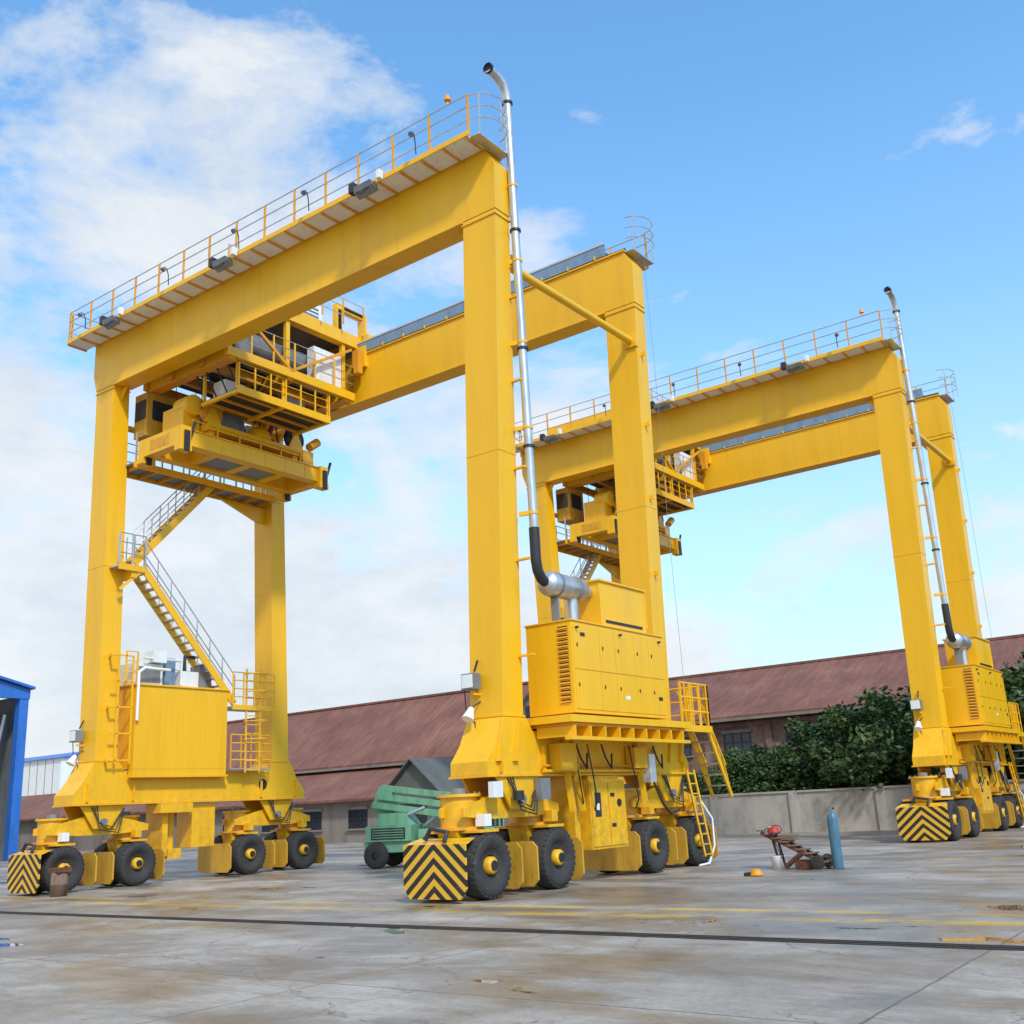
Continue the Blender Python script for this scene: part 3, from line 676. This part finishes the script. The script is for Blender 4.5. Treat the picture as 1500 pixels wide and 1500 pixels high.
for y in (cy-.35,cy-7,cy-14):
    for x in (cx-.35,cx-8,cx-16,cx-24): p.box(x-.3,x+.3,y-.3,y+.3,0,10.3,'blue_paint')
p.prism([(cy,10.0),(cy,10.6),(cy-7,12.3),(cy-14.4,10.6),(cy-14.4,10.0)],0,cx-.25,cx,'blue_paint')
p.build(bs,.02)
p=Part('roof')
for ya in (cy+.15,cy-14.6):
    p.hexa([(cx-26,ya,10.62),(cx+.3,ya,10.62),(cx+.3,cy-7,12.35),(cx-26,cy-7,12.35)],[(cx-26,ya,10.78),(cx+.3,ya,10.78),(cx+.3,cy-7,12.5),(cx-26,cy-7,12.5)],'blue_paint')
p.build(bs)
p=Part('walls');p.box(cx-25,cx-.7,cy-.1,cy-.02,0,10.3,'grey_metal');p.box(cx-25.2,cx-25,cy-14,cy-.2,0,10.3,'grey_metal')
p.hexa([(cx-1,cy-2.6,3),(cx-1,cy-1.6,3),(cx-1.1,cy-1.6,3),(cx-1.1,cy-2.6,3)],[(cx-1,cy-3.6,9),(cx-1,cy-1.2,9),(cx-1.1,cy-1.2,9),(cx-1.1,cy-3.6,9)],'dark_metal')
p.tube([(cx-.8,cy-1.2,9),(cx-.8,cy-1.8,5),(cx-.8,cy-1.5,2.5)],.12,'grey_metal',8)
p.box(cx-3,cx-2.8,cy-13,cy-.5,0,9.5,'dark_metal')  # dark sheet behind the open end, coloured to stand in for interior shade
for i in range(4): p.box(cx-2.79,cx-2.7,cy-13,cy-.5,2+i*2,2.15+i*2,'grey_metal')
p.build(bs)
wh=empty('white_industrial_hall')
p=Part('hall_walls');p.box(-150,-122,62,80,0,11,'white_paint');
for i in range(14): p.box(-149.9+2*i,-149.8+2*i,61.96,61.99,0,10.9,'grey_metal')
p.box(-122+.003,-121.95,62.5,79,.5,10.4,'white_metal')
p.build(wh)
p=Part('hall_roof');p.prism([(61.6,11),(80.4,11),(71,12.6)],0,-150.5,-121.6,'blue_paint');p.build(wh)
pw=Part('perimeter_wall')
pw.box(-14,60,30,30.24,0,1.75,'plaster_wall');pw.box(-14.05,60,29.94,30.30,1.753,1.84,'plaster_wall')
for i in range(19): pw.box(-14+4*i,-13.6+4*i,29.9,29.997,0,1.75,'plaster_wall')
pw.build()

# ------------------------------------------------------------ trees
def tree_mesh(seed,h,r):
    rnd=random.Random(seed)
    T=Part('trunk')
    tips=[]
    T.tube([(0,0,0),(.05,.03,h*.2),(.0,.08,h*.42),(-.06,.02,h*.7)],[.16,.13,.10,.05],'bark',8)
    for i in range(8):
        A=rnd.uniform(0,6.28);z0=h*rnd.uniform(.15,.45);L=r*rnd.uniform(.6,.95);z1=z0+h*rnd.uniform(.12,.4)
        e=(L*math.cos(A),L*math.sin(A),z1);T.tube([(0,0,z0),(e[0]*.5,e[1]*.5,z0+(z1-z0)*.7),e],[.07,.05,.02],'bark',6);tips.append(e)
    F=Part('foliage')
    cl=[(e[0],e[1],e[2],rnd.uniform(.5,.95)) for e in tips]
    for i in range(30):
        A=rnd.uniform(0,6.28);q=r*math.sqrt(rnd.random())*.9;z=h*rnd.uniform(.22,.97)
        if z>h*.65: q*=.65
        cl.append((q*math.cos(A),q*math.sin(A),z,rnd.uniform(.28,.75)))
    vs=[];fs=[]
    for cx,cy,cz,cr in cl:
        for k in range(int(360*cr)):
            d=Vector((rnd.gauss(0,1),rnd.gauss(0,1),rnd.gauss(0,1))).normalized()*cr*(rnd.random()**.4)*rnd.uniform(.8,1.2)
            p=Vector((cx,cy,cz))+Vector((d.x,d.y,d.z*.8))
            if p.z<.2: continue
            a=Vector((rnd.gauss(0,1),rnd.gauss(0,1),rnd.gauss(0,.6))).normalized()
            b=a.cross(Vector((rnd.gauss(0,1),rnd.gauss(0,1),rnd.gauss(0,1)))).normalized()
            s1=rnd.uniform(.07,.14);s2=s1*.5;o=len(vs)
            vs+=[p-a*s1,p-b*s2,p+a*s1,p+b*s2];fs.append((o,o+1,o+2,o+3))
    F.add(vs,fs,'leaves')
    return T,F
protos=[]
for sd,h,r in ((1,4.2,1.9),(2,4.8,2.1),(3,4.0,2.2)):
    T,F=tree_mesh(sd,h,r);protos.append((T,F,h))
built={}
rnd=random.Random(11)
def place(i,x,y,hh):
    T,F,h=protos[i];e=empty('broadleaf_tree',(x,y,0))
    if i not in built:
        built[i]=(T.build(e),F.build(e))
    else:
        for o in built[i]:
            c=o.copy();c.parent=e;bpy.context.collection.objects.link(c)
    s=hh/h;e.scale=(s*rnd.uniform(.85,1.15),s*rnd.uniform(.85,1.15),s);e.rotation_euler=(0,0,rnd.uniform(0,6.28))
xs=[-12.2,-9.8,-7.6,-5.2,-3.0,-.8,1.6,4.4,7.2,9.6,12,15,18.5,22]
hs=[3.0,3.9,3.9,5.0,5.3,6.2,5.8,6.3,7.6,8.9,8.8,8.0,7.6,7]
for i,(x,hh) in enumerate(zip(xs,hs)): place(i%3,x+rnd.uniform(-.4,.4),32.4+rnd.uniform(0,1.6),hh)
for x,hh in ((-11,3.5),(-8.8,4.1),(-6.2,4.6),(-4.1,5.5),(-1.8,5.9),(.5,6.1),(3.0,6.4)): place(rnd.randrange(3),x,35,hh)

# ------------------------------------------------------------ green boom lift
gl=empty('green_boom_lift')
p=Part('chassis')
p.box(0,3.4,-.75,.75,.5,.85,'green_paint');p.box(.1,1.7,-.85,.85,.853,1.35,'green_paint');p.box(1.9,3.2,-.7,.7,.853,1.2,'green_paint')
p.box(.3,1.5,-.87,-.853,.92,1.28,'dark_metal')
for k in range(4): p.box(.35,1.45,-.885,-.872,.96+k*.08,.99+k*.08,'green_paint')
p.prism([(.3,1.352),(1.6,1.352),(1.3,1.75),(.45,1.75)],1,-.5,.5,'green_paint')
for z,dz in ((1.75,.0),(2.02,.05),(2.3,.08)):
    p.beam((.1+dz*3,-.2+dz*4,z+.30),(4.1,-.2+dz*4,z-.35+dz),.2,.2,'green_paint')
p.prism([(.0,2.0),(.4,1.3),(.9,1.3),(.7,2.55),(.25,2.65)],1,.0,.45,'green_paint')
p.beam((.6,-.3,1.4),(2.0,-.3,1.9),.08,.08,'galvanised');p.tube([(1.8,.1,1.25),(2.6,.1,1.85)],.06,'galvanised',8)
p.box(3.6,4.5,-.5,.5,1.1,1.16,'green_paint');p.rail([(3.6,-.5,1.16),(4.5,-.5,1.16),(4.5,.5,1.16)],1.0,.5,'green_paint','green_paint')
p.build(gl,.015)
p=Part('wheels')
for x in (.45,2.9):
    for y in (-.9,.65):
        p.lathe((x,y,.42),1,[(0,.12),(0,.22),(0,.38),(.05,.42),(.2,.42),(.25,.38),(.25,.2),(.25,.12)],'tyre_rubber',24)
        p.lathe((x,y+.03,.42),1,[(0,0),(0,.2),(.19,.2),(.19,0)],'dark_metal',18)
p.build(gl)
gl.location=(-12.4,9.3,0);gl.rotation_euler=(0,0,math.radians(22))

# ------------------------------------------------------------ small things
c=Part('gas_cylinder')
c.lathe((4.29,7.69,0),2,[(0,0),(0,.11),(.03,.125),(1.12,.125),(1.2,.115),(1.27,.07),(1.3,.04)],'steel_blue',24)
c.tube([(4.29,7.69,1.3),(4.29,7.69,1.4)],.03,'grey_metal',8);c.beam((4.22,7.69,1.37),(4.36,7.69,1.37),.04,.04,'dark_metal')
c.tube([(4.29,7.62,1.36),(4.27,7.55,1.36)],.02,'grey_metal',8)
c.build()
k=Part('welding_cart')
a=Vector((2.35,8.1,.85));b=Vector((4.0,7.85,.12))
for o in (-.2,.2): k.beam(a+Vector((0,o,0)),b+Vector((0,o,0)),.06,.08,'rust')
for i in range(9):
    f=i/8;q=a+(b-a)*f;k.beam(q+Vector((0,-.26,.05)),q+Vector((0,.26,.05)),.2,.03,'wood')
k.beam((2.6,7.95,.75),(2.75,7.95,0.02),.05,.05,'rust');k.beam((2.6,8.25,.75),(2.75,8.25,0.02),.05,.05,'rust');k.beam((2.72,7.95,.3),(2.72,8.25,.3),.04,.04,'rust')
for y in (7.55,8.2): k.lathe((3.85,y,.16),1,[(0,0),(0,.16),(.07,.16),(.07,0)],'tyre_rubber',20)
for j in range(4):
    pts=[(2.55+.04*j+(.10+.02*j)*math.cos(t*.5),7.9+.06*j,.86+.02*j+.10*math.sin(t*.5)) for t in range(14)];k.tube(pts,.015,('wood','white_paint','wood','red_paint')[j],6)
k.tube([(2.6,8.0,.75),(2.9,7.7,.3),(3.1,7.5,.03),(3.8,7.3,.02)],.012,'dark_metal',6)
k.box(2.75,3.2,7.9,8.2,.66,.78,'wood');k.lathe((2.72,7.85,.86),2,[(.0,.15),(.04,.12),(.1,.10),(.14,.05),(.15,0)],'red_paint',16)
k.tube([(2.95,7.8,.05),(3.5,7.75,.42)],.06,'rust',10);k.box(3.2,3.6,7.75,8.1,.0,.2,'rust')
k.build(None,.006)
k=Part('paint_bucket')
k.lathe((2.75,7.75,0),2,[(0,0),(0,.12),(.30,.14),(.31,.145),(.29,.13),(.28,0)],'white_paint',20)
k.build()
k=Part('hard_hat')
k.lathe((3.1,5.75,0),2,[(.02,.17),(.03,.14),(.09,.125),(.14,.08),(.16,0)],'orange_paint',20);k.box(2.86,3.0,5.6,5.9,.004,.08,'dark_metal')
k.build()
k=Part('steel_drum')
k.lathe((-14.55,-.75,0),2,[(0,0),(0,.22),(.3,.23),(.31,.24),(.33,.23),(.62,.22),(.63,.2),(.63,0)],'wood',20);k.box(-14.8,-14.3,-.95,-.55,.633,.75,'rust')
k.build()

# ------------------------------------------------------------ camera
f=1530.;s=.05;n=math.sqrt(1+s*s);th=math.atan(430/n/f);ph=math.radians(36.2)
R=Vector((math.cos(ph),math.sin(ph),0));Hd=Vector((-math.sin(ph),math.cos(ph),0));Z=Vector((0,0,1))
fw=Hd*math.cos(th)+Z*math.sin(th);U=-Hd*math.sin(th)+Z*math.cos(th)
ri=(R-U*s)/n;up=(R*s+U)/n
cam=bpy.data.cameras.new('camera');co=bpy.data.objects.new('camera',cam);bpy.context.collection.objects.link(co)
M=Matrix((ri,up,-fw)).transposed().to_4x4();M.translation=Vector((13.78,-17.52,1.8));co.matrix_world=M
cam.sensor_width=36;cam.lens=36*f/1500;cam.clip_end=3000;cam.clip_start=.1
sc.camera=co
# ------------------------------------------------------------ light
sd=Vector((.80,-.50,0)).normalized();el=math.radians(44)
sv=Vector((sd.x*math.cos(el),sd.y*math.cos(el),math.sin(el)))
L=bpy.data.lights.new('sun','SUN');L.energy=2.8;L.angle=math.radians(5);L.color=(1,.95,.87)
lo=bpy.data.objects.new('sun',L);bpy.context.collection.objects.link(lo);lo.rotation_euler=(-sv).to_track_quat('-Z','Y').to_euler()
w=bpy.data.worlds.new('World');sc.world=w;w.use_nodes=True;t=w.node_tree
bg=t.nodes['Background'];bg.inputs[1].default_value=.15
sk=t.nodes.new('ShaderNodeTexSky');sk.sky_type='NISHITA';sk.sun_disc=False;sk.sun_elevation=el;sk.sun_rotation=math.atan2(sd.x,sd.y);sk.dust_density=.4;sk.ozone_density=1.5
tc=t.nodes.new('ShaderNodeTexCoord');G=tc.outputs['Generated']
mp=t.nodes.new('ShaderNodeMapping');mp.inputs['Scale'].default_value=(1,1,2.1);mp.inputs['Location'].default_value=(1.7,.6,.2);t.links.new(G,mp.inputs[0])
n1=noise(t,mp.outputs[0],3.0,12,.62,.25)
sep=t.nodes.new('ShaderNodeSeparateXYZ');t.links.new(G,sep.inputs[0])
dot=t.nodes.new('ShaderNodeVectorMath');dot.operation='DOT_PRODUCT';t.links.new(G,dot.inputs[0]);dot.inputs[1].default_value=(-.807,-.59,0)
left=math_(t,'MULTIPLY',dot.outputs['Value'],.34)
low=math_(t,'MULTIPLY',math_(t,'SUBTRACT',.50,sep.outputs[2]),.36)
low=math_(t,'MAXIMUM',low,-.015)
cv=math_(t,'ADD',math_(t,'ADD',n1.outputs[0],left),low)
cr=ramp(t,cv,[(.515,(0,0,0)),(.575,(.5,.5,.5)),(.66,(.93,.93,.93))]).outputs[0]
cn=ramp(t,noise(t,mp.outputs[0],6,8,.65).outputs[0],[(.32,(4.5,4.95,5.45)),(.52,(5.5,5.75,6.0)),(.66,(6.1,6.2,6.3))]).outputs[0]
sky=mix(t,1.,sk.outputs[0],(1.35,2.0,2.2),'MULTIPLY')
hz=ramp(t,sep.outputs[2],[(0,(.85,.85,.85)),(.20,(.5,.5,.5)),(.42,(.10,.10,.10)),(.6,(0,0,0))]).outputs[0]
c1=mix(t,hz,sky,(4.5,5.15,6.0))
c2=mix(t,cr,c1,cn)
t.links.new(c2,bg.inputs[0])
